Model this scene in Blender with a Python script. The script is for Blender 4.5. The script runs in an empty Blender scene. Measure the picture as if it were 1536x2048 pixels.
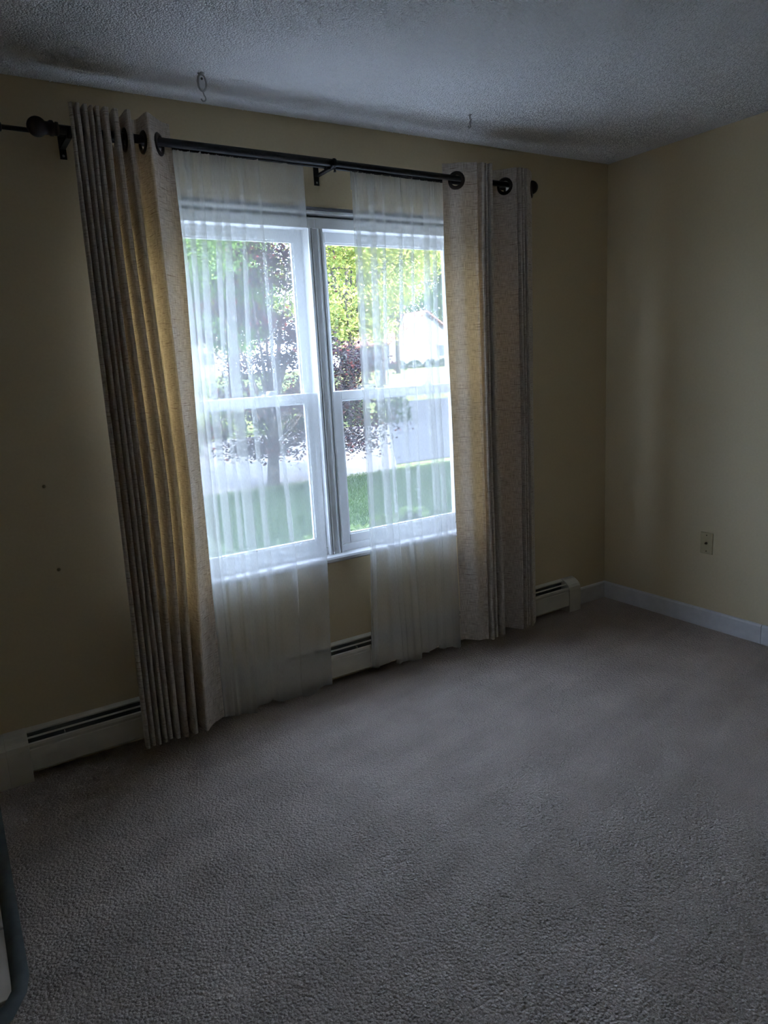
import bpy, math, random
import numpy as np
from mathutils import Vector, Matrix
SC = bpy.context.scene
COL = SC.collection
random.seed(7); RNG = np.random.default_rng(11)

# ------------------------------------------------------------------ camera
CAM = np.array([-3.2809, -2.8119, 1.4323]); YAW, PITCH, ROLL, FPX = 0.5541, -0.2008, -0.0542, 1419.72
def _axes():
    cy, sy, cp, sp = math.cos(YAW), math.sin(YAW), math.cos(PITCH), math.sin(PITCH)
    f = np.array([sy*cp, cy*cp, sp]); r = np.array([cy, -sy, 0.0]); u = np.cross(r, f)
    c, s = math.cos(ROLL), math.sin(ROLL)
    return c*r + s*u, -s*r + c*u, f
AR, AU, AF = _axes()
cam_data = bpy.data.cameras.new('camera'); cam = bpy.data.objects.new('camera', cam_data); COL.objects.link(cam)
cam_data.sensor_fit = 'VERTICAL'; cam_data.sensor_height = 36.0; cam_data.sensor_width = 27.0
cam_data.lens = FPX/2048*36.0; cam_data.clip_start = 0.02; cam_data.clip_end = 400
m = Matrix.Identity(4)
for i in range(3):
    m[i][0], m[i][1], m[i][2], m[i][3] = AR[i], AU[i], -AF[i], CAM[i]
cam.matrix_world = m
SC.camera = cam
def px(x, y, axis, val):
    """pixel of the photograph -> point on the plane  axis == val"""
    d = AF + AR*(x-768)/FPX - AU*(y-1024)/FPX
    t = (val - CAM[axis])/d[axis]
    return CAM + t*d
def pX(x, y, Y): return float(px(x, y, 1, Y)[0])

# ------------------------------------------------------------------ light and exposure
world = bpy.data.worlds.new('sky'); SC.world = world; world.use_nodes = True
wn = world.node_tree.nodes; wl = world.node_tree.links; wn.clear()
bg = wn.new('ShaderNodeBackground'); wo = wn.new('ShaderNodeOutputWorld')
bg.inputs['Color'].default_value = (0.57, 0.69, 1.0, 1); bg.inputs['Strength'].default_value = 6.2
wl.new(bg.outputs[0], wo.inputs[0])
sun_data = bpy.data.lights.new('sun_offscreen', 'SUN'); sun = bpy.data.objects.new('sun_offscreen', sun_data); COL.objects.link(sun)
sun_data.energy = 8.5; sun_data.angle = 0.012; sun_data.color = (1.0, 0.93, 0.82)
sun.rotation_euler = Vector((-0.22, 0.82, -0.55)).to_track_quat('-Z', 'Y').to_euler()
sun.location = (-4, -12, 12)
vs = SC.view_settings
vs.view_transform = 'Standard'; vs.look = 'None'; vs.exposure = 1.7; vs.gamma = 1.0; vs.use_curve_mapping = False
SC.cycles.transparent_max_bounces = 48; SC.cycles.max_bounces = 14; SC.cycles.diffuse_bounces = 8
SC.cycles.transmission_bounces = 12; SC.cycles.sample_clamp_indirect = 6.0

# ------------------------------------------------------------------ materials
def mat(name, col, rough=0.6, metal=0.0, spec=None):
    M = bpy.data.materials.new(name); M.use_nodes = True
    b = M.node_tree.nodes['Principled BSDF']
    b.inputs['Base Color'].default_value = (*col, 1); b.inputs['Roughness'].default_value = rough; b.inputs['Metallic'].default_value = metal
    if spec is not None: b.inputs['Specular IOR Level'].default_value = spec
    return M
def nd(M, t, **kw):
    n = M.node_tree.nodes.new(t)
    for k, v in kw.items():
        if k in n.inputs: n.inputs[k].default_value = v
        else: setattr(n, k, v)
    return n
def lk(M, a, b): M.node_tree.links.new(a, b)
def bsdf(M): return M.node_tree.nodes['Principled BSDF']
def ramp(M, stops):
    r = M.node_tree.nodes.new('ShaderNodeValToRGB'); e = r.color_ramp.elements
    while len(e) < len(stops): e.new(0.5)
    for el, (p, c) in zip(e, stops):
        el.position = p; el.color = (*c, 1) if len(c) == 3 else c
    return r
def mapped(M, scale, kind='Object'):
    tc = nd(M, 'ShaderNodeTexCoord'); mp = nd(M, 'ShaderNodeMapping'); mp.inputs['Scale'].default_value = scale
    lk(M, tc.outputs[kind], mp.inputs['Vector']); return mp.outputs['Vector']
def bump(M, height, strength, dist):
    b = nd(M, 'ShaderNodeBump'); b.inputs['Strength'].default_value = strength; b.inputs['Distance'].default_value = dist
    lk(M, height, b.inputs['Height']); lk(M, b.outputs['Normal'], bsdf(M).inputs['Normal']); return b
def noisy(name, c1, c2, scale, rough=0.7, bstr=0.0, bdist=0.002, detail=3.0, spec=0.3, lo=0.35, hi=0.65):
    M = mat(name, c1, rough, spec=spec); v = mapped(M, (1, 1, 1))
    n = nd(M, 'ShaderNodeTexNoise', Scale=scale, Detail=detail); lk(M, v, n.inputs['Vector'])
    r = ramp(M, [(lo, c1), (hi, c2)]); lk(M, n.outputs['Fac'], r.inputs['Fac']); lk(M, r.outputs['Color'], bsdf(M).inputs['Base Color'])
    if bstr: bump(M, n.outputs['Fac'], bstr, bdist)
    return M

M = {}
M['wall'] = noisy('wall_paint', (0.64, 0.535, 0.345), (0.66, 0.555, 0.36), 90, 0.75, 0.25, 0.0012, 4)
# ceiling: popcorn
C = mat('ceiling_popcorn', (0.80, 0.80, 0.80), 0.95, spec=0.1); v = mapped(C, (1, 1, 1))
n1 = nd(C, 'ShaderNodeTexVoronoi', Scale=140.0); n2 = nd(C, 'ShaderNodeTexNoise', Scale=215.0, Detail=3.0, Roughness=0.6)
lk(C, v, n1.inputs['Vector']); lk(C, v, n2.inputs['Vector'])
mm = nd(C, 'ShaderNodeMath', operation='SUBTRACT'); lk(C, n2.outputs['Fac'], mm.inputs[0]); lk(C, n1.outputs['Distance'], mm.inputs[1])
bump(C, mm.outputs[0], 1.0, 0.010)
bsdf(C).inputs['Base Color'].default_value = (0.84, 0.835, 0.835, 1)
M['ceiling'] = C
# carpet
C = mat('carpet_pile', (0.3, 0.27, 0.25), 1.0, spec=0.05); v = mapped(C, (1, 1, 1))
n1 = nd(C, 'ShaderNodeTexNoise', Scale=170.0, Detail=4.0, Roughness=0.7, Distortion=0.6); n2 = nd(C, 'ShaderNodeTexNoise', Scale=5.0, Detail=4.0)
n3 = nd(C, 'ShaderNodeTexVoronoi', Scale=120.0)
for n in (n1, n2, n3): lk(C, v, n.inputs['Vector'])
r = ramp(C, [(0.40, (0.52, 0.435, 0.375)), (0.60, (0.76, 0.64, 0.55))]); n5 = nd(C, 'ShaderNodeTexNoise', Scale=240.0, Detail=2.0); lk(C, v, n5.inputs['Vector']); lk(C, n5.outputs['Fac'], r.inputs['Fac'])
r2 = ramp(C, [(0.35, (0.86, 0.86, 0.86)), (0.65, (1.0, 1.0, 1.0))]); lk(C, n2.outputs['Fac'], r2.inputs['Fac'])
tc_ = nd(C, 'ShaderNodeTexCoord'); mp1 = nd(C, 'ShaderNodeMapping'); mp1.inputs['Rotation'].default_value = (0, 0, math.radians(-10)); lk(C, tc_.outputs['Object'], mp1.inputs['Vector'])
mp2 = nd(C, 'ShaderNodeMapping'); mp2.inputs['Scale'].default_value = (1.1, 7.0, 1); lk(C, mp1.outputs['Vector'], mp2.inputs['Vector'])
n4 = nd(C, 'ShaderNodeTexNoise', Scale=1.0, Detail=3.0); lk(C, mp2.outputs['Vector'], n4.inputs['Vector'])
r3 = ramp(C, [(0.40, (0.88, 0.88, 0.88)), (0.62, (1.0, 1.0, 1.0))]); lk(C, n4.outputs['Fac'], r3.inputs['Fac'])
mx0 = nd(C, 'ShaderNodeMix', data_type='RGBA', blend_type='MULTIPLY'); mx0.inputs['Factor'].default_value = 1.0
lk(C, r2.outputs['Color'], mx0.inputs[6]); lk(C, r3.outputs['Color'], mx0.inputs[7])
mx = nd(C, 'ShaderNodeMix', data_type='RGBA', blend_type='MULTIPLY'); mx.inputs['Factor'].default_value = 1.0
lk(C, r.outputs['Color'], mx.inputs[6]); lk(C, mx0.outputs[2], mx.inputs[7]); lk(C, mx.outputs[2], bsdf(C).inputs['Base Color'])
mm = nd(C, 'ShaderNodeMath', operation='SUBTRACT'); lk(C, n1.outputs['Fac'], mm.inputs[0]); lk(C, n3.outputs['Distance'], mm.inputs[1])
bump(C, mm.outputs[0], 1.0, 0.012)
M['carpet'] = C
M['tile'] = noisy('entry_tile', (0.52, 0.45, 0.36), (0.60, 0.53, 0.43), 9, 0.35, 0.1, 0.001)
M['grout'] = noisy('grout', (0.2, 0.18, 0.16), (0.26, 0.24, 0.21), 60, 0.9)
M['threshold'] = noisy('vinyl_threshold', (0.075, 0.088, 0.084), (0.10, 0.115, 0.11), 30, 0.45, 0.1, 0.0005)
M['vinyl'] = noisy('white_vinyl', (0.78, 0.79, 0.80), (0.82, 0.83, 0.84), 20, 0.4)
M['head_grey'] = mat('dark_grey_head', (0.16, 0.17, 0.18), 0.5)  # even dark grey for the window head strip and groove
M['trim'] = noisy('white_trim_paint', (0.62, 0.61, 0.61), (0.67, 0.66, 0.66), 25, 0.5, 0.08, 0.001)
M['heater'] = noisy('heater_enamel', (0.64, 0.61, 0.53), (0.69, 0.66, 0.575), 18, 0.4, 0.05, 0.0008)
M['cavity'] = mat('dusty_galvanised_metal', (0.22, 0.22, 0.215), 0.7, 0.3)
M['hole'] = mat('dark_rivet', (0.03, 0.03, 0.03), 0.6)
M['black'] = noisy('dark_bronze', (0.008, 0.0075, 0.0075), (0.013, 0.012, 0.012), 60, 0.5)
M['bronze'] = mat('grommet_bronze', (0.035, 0.026, 0.02), 0.35, 0.6)
M['finial'] = noisy('brown_black_resin', (0.012, 0.007, 0.005), (0.02, 0.011, 0.008), 40, 0.55)
M['steel'] = mat('zinc_steel', (0.33, 0.33, 0.32), 0.4, 0.7)
M['plate'] = noisy('ivory_plate', (0.50, 0.42, 0.25), (0.53, 0.45, 0.27), 40, 0.35)
M['brass'] = mat('coax_metal', (0.10, 0.07, 0.04), 0.4, 0.7)
M['scuff'] = mat('nail_scuff', (0.27, 0.22, 0.13), 0.9)

# glass
G = bpy.data.materials.new('window_glass'); G.use_nodes = True; G.node_tree.nodes.clear()
o_ = nd(G, 'ShaderNodeOutputMaterial'); t_ = nd(G, 'ShaderNodeBsdfTransparent'); t_.inputs['Color'].default_value = (0.93, 0.96, 0.95, 1)
g_ = nd(G, 'ShaderNodeBsdfGlossy'); g_.inputs['Roughness'].default_value = 0.02
x_ = nd(G, 'ShaderNodeMixShader'); x_.inputs['Fac'].default_value = 0.05
lk(G, t_.outputs[0], x_.inputs[1]); lk(G, g_.outputs[0], x_.inputs[2]); lk(G, x_.outputs[0], o_.inputs['Surface'])
M['glass'] = G
# insect screen: dark open mesh
S = bpy.data.materials.new('insect_screen'); S.use_nodes = True; S.node_tree.nodes.clear()
o_ = nd(S, 'ShaderNodeOutputMaterial'); t_ = nd(S, 'ShaderNodeBsdfTransparent'); d_ = nd(S, 'ShaderNodeBsdfDiffuse'); d_.inputs['Color'].default_value = (0.22, 0.22, 0.23, 1)
x_ = nd(S, 'ShaderNodeMixShader'); x_.inputs['Fac'].default_value = 0.30
lk(S, t_.outputs[0], x_.inputs[1]); lk(S, d_.outputs[0], x_.inputs[2]); lk(S, x_.outputs[0], o_.inputs['Surface'])
M['screen'] = S
# sheer voile
def sheer_mat(name, cover):
    S = bpy.data.materials.new(name); S.use_nodes = True; S.node_tree.nodes.clear()
    o_ = nd(S, 'ShaderNodeOutputMaterial'); t_ = nd(S, 'ShaderNodeBsdfTransparent')
    d_ = nd(S, 'ShaderNodeBsdfDiffuse'); d_.inputs['Color'].default_value = (0.86, 0.85, 0.80, 1)
    l_ = nd(S, 'ShaderNodeBsdfTranslucent'); l_.inputs['Color'].default_value = (0.78, 0.78, 0.78, 1)
    a_ = nd(S, 'ShaderNodeMixShader'); a_.inputs['Fac'].default_value = 0.19
    lk(S, d_.outputs[0], a_.inputs[1]); lk(S, l_.outputs[0], a_.inputs[2])
    x_ = nd(S, 'ShaderNodeMixShader')
    v = mapped(S, (420, 60, 1), 'UV'); n = nd(S, 'ShaderNodeTexNoise', Scale=1.0, Detail=2.0); lk(S, v, n.inputs['Vector'])
    mr = nd(S, 'ShaderNodeMapRange'); mr.inputs['From Min'].default_value = 0.3; mr.inputs['From Max'].default_value = 0.7
    mr.inputs['To Min'].default_value = cover-0.02; mr.inputs['To Max'].default_value = cover+0.02
    lk(S, n.outputs['Fac'], mr.inputs['Value']); lk(S, mr.outputs['Result'], x_.inputs['Fac'])
    lk(S, t_.outputs[0], x_.inputs[1]); lk(S, a_.outputs[0], x_.inputs[2]); lk(S, x_.outputs[0], o_.inputs['Surface'])
    return S
M['sheer'] = sheer_mat('sheer_voile', 0.36)
# linen drape
D = bpy.data.materials.new('slub_linen'); D.use_nodes = True; b = bsdf(D); b.inputs['Roughness'].default_value = 0.9; b.inputs['Specular IOR Level'].default_value = 0.1
vw = mapped(D, (420, 26, 1), 'UV'); vf = mapped(D, (30, 520, 1), 'UV'); vs_ = mapped(D, (10, 330, 1), 'UV')
nw = nd(D, 'ShaderNodeTexNoise', Scale=1.0, Detail=2.0); nf = nd(D, 'ShaderNodeTexNoise', Scale=1.0, Detail=2.0); ns = nd(D, 'ShaderNodeTexNoise', Scale=1.0, Detail=1.0)
lk(D, vw, nw.inputs['Vector']); lk(D, vf, nf.inputs['Vector']); lk(D, vs_, ns.inputs['Vector'])
ad = nd(D, 'ShaderNodeMath', operation='ADD'); lk(D, nw.outputs['Fac'], ad.inputs[0]); lk(D, nf.outputs['Fac'], ad.inputs[1])
hv = nd(D, 'ShaderNodeMath', operation='MULTIPLY'); hv.inputs[1].default_value = 0.5; lk(D, ad.outputs[0], hv.inputs[0])
r = ramp(D, [(0.38, (0.38, 0.335, 0.295)), (0.50, (0.62, 0.57, 0.515)), (0.62, (0.80, 0.755, 0.70))]); lk(D, hv.outputs[0], r.inputs['Fac'])
rs = ramp(D, [(0.655, (1, 1, 1)), (0.70, (0.36, 0.32, 0.30))]); lk(D, ns.outputs['Fac'], rs.inputs['Fac'])
mx = nd(D, 'ShaderNodeMix', data_type='RGBA', blend_type='MULTIPLY'); mx.inputs['Factor'].default_value = 1.0
lk(D, r.outputs['Color'], mx.inputs[6]); lk(D, rs.outputs['Color'], mx.inputs[7]); lk(D, mx.outputs[2], b.inputs['Base Color'])
bump(D, hv.outputs[0], 0.5, 0.0015)
tl = nd(D, 'ShaderNodeBsdfTranslucent'); tl.inputs['Color'].default_value = (0.62, 0.38, 0.14, 1)
xs = nd(D, 'ShaderNodeMixShader'); xs.inputs['Fac'].default_value = 0.125
out = D.node_tree.nodes['Material Output']
lk(D, b.outputs[0], xs.inputs[1]); lk(D, tl.outputs[0], xs.inputs[2]); lk(D, xs.outputs[0], out.inputs['Surface'])
M['linen'] = D

# ------------------------------------------------------------------ mesh helpers
class MB:
    def __init__(s): s.v = []; s.f = []
    def box(s, x0, x1, y0, y1, z0, z1):
        n = len(s.v); s.v += [(x, y, z) for z in (z0, z1) for y in (y0, y1) for x in (x0, x1)]
        s.f += [tuple(n+i for i in q) for q in ((0, 2, 3, 1), (4, 5, 7, 6), (0, 1, 5, 4), (2, 6, 7, 3), (0, 4, 6, 2), (1, 3, 7, 5))]; return s
    def tube(s, pts, r, seg=12, caps=True):
        pts = [Vector(p) for p in pts]; n0 = len(s.v); rr = r if hasattr(r, '__len__') else [r]*len(pts)
        up = None
        for i, p in enumerate(pts):
            t = (pts[min(i+1, len(pts)-1)] - pts[max(i-1, 0)]).normalized()
            if up is None:
                up = Vector((0, 0, 1)) if abs(t.z) < 0.9 else Vector((1, 0, 0))
            a = t.cross(up).normalized(); bb = a.cross(t).normalized(); up = bb
            for k in range(seg):
                q = 2*math.pi*k/seg; s.v.append(tuple(p + (a*math.cos(q) + bb*math.sin(q))*rr[i]))
        for i in range(len(pts)-1):
            for k in range(seg):
                a0 = n0+i*seg+k; a1 = n0+i*seg+(k+1) % seg; s.f.append((a0, a1, a1+seg, a0+seg))
        if caps:
            s.f.append(tuple(n0+k for k in reversed(range(seg)))); e = n0+(len(pts)-1)*seg; s.f.append(tuple(e+k for k in range(seg)))
        return s
    def extrude_x(s, prof, x0, x1):
        """closed (y,z) profile swept along x"""
        n = len(s.v); k = len(prof)
        s.v += [(x0, y, z) for y, z in prof] + [(x1, y, z) for y, z in prof]
        for i in range(k): j = (i+1) % k; s.f.append((n+i, n+j, n+k+j, n+k+i))
        s.f.append(tuple(n+i for i in reversed(range(k)))); s.f.append(tuple(n+k+i for i in range(k))); return s
    def lathe(s, prof, c, axis, seg=20):
        """(r, t) profile about axis through c"""
        ax = Vector(axis).normalized(); a = ax.orthogonal().normalized(); bb = ax.cross(a); n = len(s.v); c = Vector(c)
        for r_, t_ in prof:
            for k in range(seg):
                q = 2*math.pi*k/seg; s.v.append(tuple(c + ax*t_ + (a*math.cos(q)+bb*math.sin(q))*max(r_, 1e-5)))
        for i in range(len(prof)-1):
            for k in range(seg):
                a0 = n+i*seg+k; a1 = n+i*seg+(k+1) % seg; s.f.append((a0, a1, a1+seg, a0+seg))
        return s
    def torus(s, c, axis, R, r, seg=24, sub=8):
        ax = Vector(axis).normalized(); a = ax.orthogonal().normalized(); bb = ax.cross(a); n = len(s.v); c = Vector(c)
        for i in range(seg):
            q = 2*math.pi*i/seg; d = a*math.cos(q)+bb*math.sin(q)
            for j in range(sub):
                w = 2*math.pi*j/sub; s.v.append(tuple(c + d*(R+r*math.cos(w)) + ax*(r*math.sin(w))))
        for i in range(seg):
            for j in range(sub):
                s.f.append((n+i*sub+j, n+((i+1) % seg)*sub+j, n+((i+1) % seg)*sub+(j+1) % sub, n+i*sub+(j+1) % sub))
        return s
    def build(s, name, material, parent=None, smooth=False, bevel=0.0):
        me = bpy.data.meshes.new(name); me.from_pydata(s.v, [], s.f); me.validate(); me.update()
        ob = bpy.data.objects.new(name, me); COL.objects.link(ob); me.materials.append(material)
        if parent is not None: ob.parent = parent
        if smooth:
            for p in me.polygons: p.use_smooth = True
        if bevel:
            bv = ob.modifiers.new('bevel', 'BEVEL'); bv.width = bevel; bv.segments = 2; bv.limit_method = 'ANGLE'; bv.angle_limit = 0.6
        return ob
def tag(o, label=None, cat=None, group=None, kind=None):
    if label: o['label'] = label
    if cat: o['category'] = cat
    if group: o['group'] = group
    if kind: o['kind'] = kind
    return o
def empty(name, loc=(0, 0, 0)):
    o = bpy.data.objects.new(name, None); COL.objects.link(o); o.empty_display_size = 0.05; o.location = loc
    return o
def attach(o, root):
    """parent a part whose mesh is in world coordinates under a root standing at its base"""
    o.parent = root; o.matrix_parent_inverse = Matrix.Translation(-root.location); return o

H = 2.44
XL, YB = -4.7, -5.2
WX0, WX1, WZ0, WZ1 = -2.635, -1.0, 0.60, 2.104         # window opening

# ------------------------------------------------------------------ room shell
def struct(o, label, cat=None): return tag(o, label, cat, kind='structure')
wf = MB(); T = 0.16
wf.box(XL, WX0, 0, T, -0.6, H+0.1); wf.box(WX1, 0, 0, T, -0.6, H+0.1); wf.box(WX0, WX1, 0, T, -0.6, WZ0-0.02); wf.box(WX0, WX1, 0, T, WZ1, H+0.1)
wall_front = struct(wf.build('wall_front', M['wall']), 'pale yellow painted wall around the window', 'wall')
struct(MB().box(0, 0.14, YB-0.14, T, -0.6, H+0.1).build('wall_right', M['wall']), 'plain pale yellow wall with a cable plate', 'wall')
struct(MB().box(XL-0.14, XL, YB-0.14, T, -0.6, H+0.1).build('wall_left', M['wall']), 'pale yellow wall on the entry side of the room', 'wall')
wb = MB(); wb.box(XL, 0, YB-0.14, YB, -0.6, H+0.1)
struct(wb.build('wall_back', M['wall']), 'pale yellow wall opposite the window', 'wall')
ceil = struct(MB().box(XL-0.14, 0.14, YB-0.14, T, H, H+0.16).build('ceiling', M['ceiling']), 'white popcorn textured ceiling', 'ceiling')
ng = 85000; gc = np.stack([RNG.uniform(-4.2, -0.004, ng), RNG.uniform(-2.3, -0.004, ng), np.full(ng, H)], 1)
gs = RNG.uniform(0.0022, 0.0052, size=(ng, 1, 1))*RNG.uniform(0.7, 1.3, size=(ng, 5, 1))
GD = np.array([(1, 0, 0.25), (0, 1, 0.25), (-1, 0, 0.25), (0, -1, 0.25), (0, 0, -1.0)])
GV = (gc[:, None, :]+GD[None]*gs).reshape(-1, 3); b0 = np.arange(ng)[:, None, None]*5
GF = (np.array([(0, 4, 1), (1, 4, 2), (2, 4, 3), (3, 4, 0)])[None]+b0).reshape(-1)
me = bpy.data.meshes.new('popcorn_grains'); me.vertices.add(5*ng); me.vertices.foreach_set('co', GV.ravel().astype(np.float32)); me.loops.add(12*ng); me.loops.foreach_set('vertex_index', GF.astype(np.int32))
me.polygons.add(4*ng); me.polygons.foreach_set('loop_start', np.arange(0, 12*ng, 3, dtype=np.int32)); me.polygons.foreach_set('loop_total', np.full(4*ng, 3, dtype=np.int32)); me.update(); me.validate()
me.materials.append(mat('ceiling_grain_paint', (0.84, 0.835, 0.835), 0.95, spec=0.1)); gro = bpy.data.objects.new('popcorn_grains', me); COL.objects.link(gro); gro.parent = ceil; gro['kind'] = 'stuff'
# nail marks on the window wall
for q in ((88, 973), (118, 1139)):
    p = px(*q, 1, 0.0); s = MB().lathe([(0, -0.0022), (0.0045, -0.0012), (0.007, 0.0004)], (p[0], 0, p[2]), (0, 1, 0), 10).build('scuff_mark', M['scuff'], wall_front)
# carpet (L shaped round the tiled entry)
XT, YT = -3.292, -1.035
MBc = MB()
outl = [(XL, YB), (0, YB), (0, 0), (XT, 0), (XT, YT), (-3.305, -1.085), (-3.34, -1.145), (-3.40, -1.17), (XL, -1.17)]
k = len(outl); MBc.v = [(x, y, 0.0) for x, y in outl] + [(x, y, -0.03) for x, y in outl]
MBc.f = [tuple(range(k)), tuple(reversed(range(k, 2*k)))] + [(i+k, (i+1) % k+k, (i+1) % k, i) for i in range(k)]
struct(MBc.build('floor', M['carpet']), 'grey beige cut pile carpet', 'carpet')
struct(MB().box(XL-0.14, 0.14, YB-0.14, T, -0.16, -0.028).build('floor_slab', M['grout']), 'subfloor under carpet and entry tile', 'floor')
# entry tile
en = struct(MB().box(XL, XT-0.03, -1.10, 0, -0.026, -0.012).build('floor_entry', M['grout']), 'tiled entry floor beside the carpet', 'floor')
tx = XT-0.036
ti = 0
tmesh = None
for ix in range(5):
    for iy in range(4):
        x1 = tx - ix*0.305; y0 = -1.075 + iy*0.27
        if x1-0.3 < XL: continue
        if tmesh is None:
            t = MB().box(-0.1485, 0.1485, -0.131, 0.131, -0.004, 0.004).build('tile', M['tile'], en, bevel=0.002); tmesh = t.data
        else:
            t = bpy.data.objects.new('tile', tmesh); COL.objects.link(t); t.parent = en
            bv = t.modifiers.new('bevel', 'BEVEL'); bv.width = 0.002; bv.segments = 1
        t.location = (x1-0.15, y0+0.133, -0.009)
# threshold strip: raised vinyl reducer following the carpet edge round its corner
path_o = [(XT+0.004, 0.0), (XT+0.004, -0.5), (XT+0.004, YT), (-3.299, -1.087), (-3.335, -1.152), (-3.40, -1.178), (XL, -1.178)]
path_i = [(XT-0.038, 0.0), (XT-0.038, -0.5), (XT-0.038, -1.0), (-3.333, -1.05), (-3.352, -1.085), (-3.40, -1.10), (XL, -1.10)]
tb = MB(); cols = 5
for (ox, oy), (ix, iy) in zip(path_o, path_i):
    for j in range(cols):
        f = j/(cols-1); z = -0.004 + 0.012*math.sin(math.pi*min(1, 0.15+f*0.85))**0.7 if j < cols-1 else -0.008
        tb.v.append((ox+(ix-ox)*f, oy+(iy-oy)*f, z))
for i in range(len(path_o)-1):
    for j in range(cols-1):
        a = i*cols+j; tb.f.append((a, a+1, a+cols+1, a+cols))
struct(tb.build('trim_1', M['threshold'], smooth=True), 'dark grey green vinyl strip where the carpet meets the entry tile', 'trim')
# baseboards
bb_prof = [(0, 0), (-0.013, 0), (-0.013, 0.088), (-0.009, 0.096), (0, 0.098)]
struct(MB().extrude_x(bb_prof, -0.275, 0.0).build('baseboard_front', M['trim']), 'short white baseboard between heater and room corner', 'baseboard')
def bb_right(y0, y1):
    s = MB(); n = len(bb_prof)
    s.v = [(yy, y0, z) for yy, z in bb_prof] + [(yy, y1, z) for yy, z in bb_prof]
    s.f = [(i, (i+1) % n, n+(i+1) % n, n+i) for i in range(n)] + [tuple(reversed(range(n))), tuple(range(n, 2*n))]
    return s
br = struct(bb_right(-0.979, 0.0).build('baseboard_right', M['trim']), 'white painted baseboard along the plain yellow wall', 'baseboard')
bb_right(YB, -0.982).build('board', M['trim'], br)

# ------------------------------------------------------------------ window: two double hung units
def frame_rect(s, x0, x1, z0, z1, w, y0, y1, wb_=None, wt=None):
    wb_ = w if wb_ is None else wb_; wt = w if wt is None else wt
    s.box(x0, x0+w, y0, y1, z0, z1); s.box(x1-w, x1, y0, y1, z0, z1); s.box(x0+w, x1-w, y0, y1, z0, z0+wb_); s.box(x0+w, x1-w, y0, y1, z1-wt, z1); return s
XM0, XM1 = -1.823, -1.774
def window(name, x0, x1, label, h0, h1):
    # outer frame and head
    f = MB(); f.box(x0, x0+0.022, 0.012, 0.145, WZ0, 2.0225); f.box(x1-0.022, x1, 0.012, 0.145, WZ0, 2.0225)
    f.box(h0, h1, 0.012, 0.145, 2.022, 2.062); f.box(x0, x1, 0.03, 0.145, 0.60, 0.632)
    root = struct(f.build(name, M['vinyl'], bevel=0.002), label, 'window')
    h = MB(); h.box(h0, h1, 0.004, 0.145, 2.080, 2.092); h.box(h0, h1, 0.03, 0.145, 2.062, 2.070)
    h.build('head_track', M['vinyl'], root, bevel=0.001)
    MB().box(h0, h1, 0.045, 0.145, 2.070, 2.080).build('track_groove', M['head_grey'], root)
    MB().box(h0, h1, -0.004, 0.145, 2.092, 2.104).build('head_strip', M['head_grey'], root)  # dark grey strip along the top of the window head
    a0, a1 = x0+0.022, x1-0.022
    up = frame_rect(MB(), a0, a1, 1.290, 2.024, 0.043, 0.080, 0.112, 0.036, 0.045).build('upper_sash', M['vinyl'], root, bevel=0.003)
    MB().box(a0+0.04, a1-0.04, 0.095, 0.099, 1.32, 1.985).build('pane', M['glass'], up)
    bd = MB(); frame_rect(bd, a0+0.043, a1-0.043, 1.326, 1.979, 0.006, 0.086, 0.100).build('glazing_bead', M['vinyl'], up)
    lo = frame_rect(MB(), a0+0.002, a1-0.002, 0.630, 1.338, 0.052, 0.040, 0.074, 0.044, 0.037).build('lower_sash', M['vinyl'], root, bevel=0.003)
    MB().box(a0+0.05, a1-0.05, 0.055, 0.059, 0.67, 1.31).build('pane', M['glass'], lo)
    frame_rect(MB(), a0+0.054, a1-0.054, 0.674, 1.301, 0.006, 0.046, 0.060).build('glazing_bead', M['vinyl'], lo)
    for fx in (0.28, 0.72):
        lx = a0+(a1-a0)*fx
        l_ = MB(); l_.box(lx-0.03, lx+0.03, 0.044, 0.070, 1.338, 1.344); l_.lathe([(0, 0.014), (0.011, 0.012), (0.013, 0.0)], (lx, 0.057, 1.344), (0, 0, 1), 14); l_.box(lx-0.004, lx+0.032, 0.050, 0.060, 1.350, 1.357)
        l_.build('sash_lock', M['vinyl'], lo, bevel=0.001)
    sc = frame_rect(MB(), a0, a1, 0.632, 1.31, 0.016, 0.118, 0.128).build('screen_frame', M['vinyl'], root)
    s = MB(); s.v = [(a0+.014, 0.123, 0.64), (a1-.014, 0.123, 0.64), (a1-.014, 0.123, 1.30), (a0+.014, 0.123, 1.30)]; s.f = [(0, 1, 2, 3)]
    s.build('insect_screen', M['screen'], sc)
    return root
window('window_1', WX0, XM0+0.012, 'white double hung window unit seen through the wider sheer', WX0, (XM0+XM1)/2)
window('window_2', XM1-0.012, WX1, 'white double hung window unit bared beside the narrower sheer', (XM0+XM1)/2, WX1)
mul = MB(); mul.box(XM0, XM1, 0.022, 0.15, WZ0, 2.024); mul.box(XM0, XM0+0.006, 0.012, 0.03, WZ0, 2.024); mul.box(XM1-0.006, XM1, 0.012, 0.03, WZ0, 2.024)
struct(mul.build('trim_2', M['vinyl'], bevel=0.001), 'flat white mullion strip between the two window units', 'trim')
st = MB().extrude_x([(0.03, 0.575), (-0.030, 0.575), (-0.036, 0.581), (-0.036, 0.592), (-0.030, 0.600), (0.03, 0.601)], WX0-0.035, WX1+0.035)
stool = struct(st.build('trim_3', M['trim']), 'white window stool under the double window', 'trim')
MB().box(WX0-0.01, WX1+0.01, -0.012, 0.0, 0.535, 0.576).build('apron', M['wall'], stool)

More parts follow.
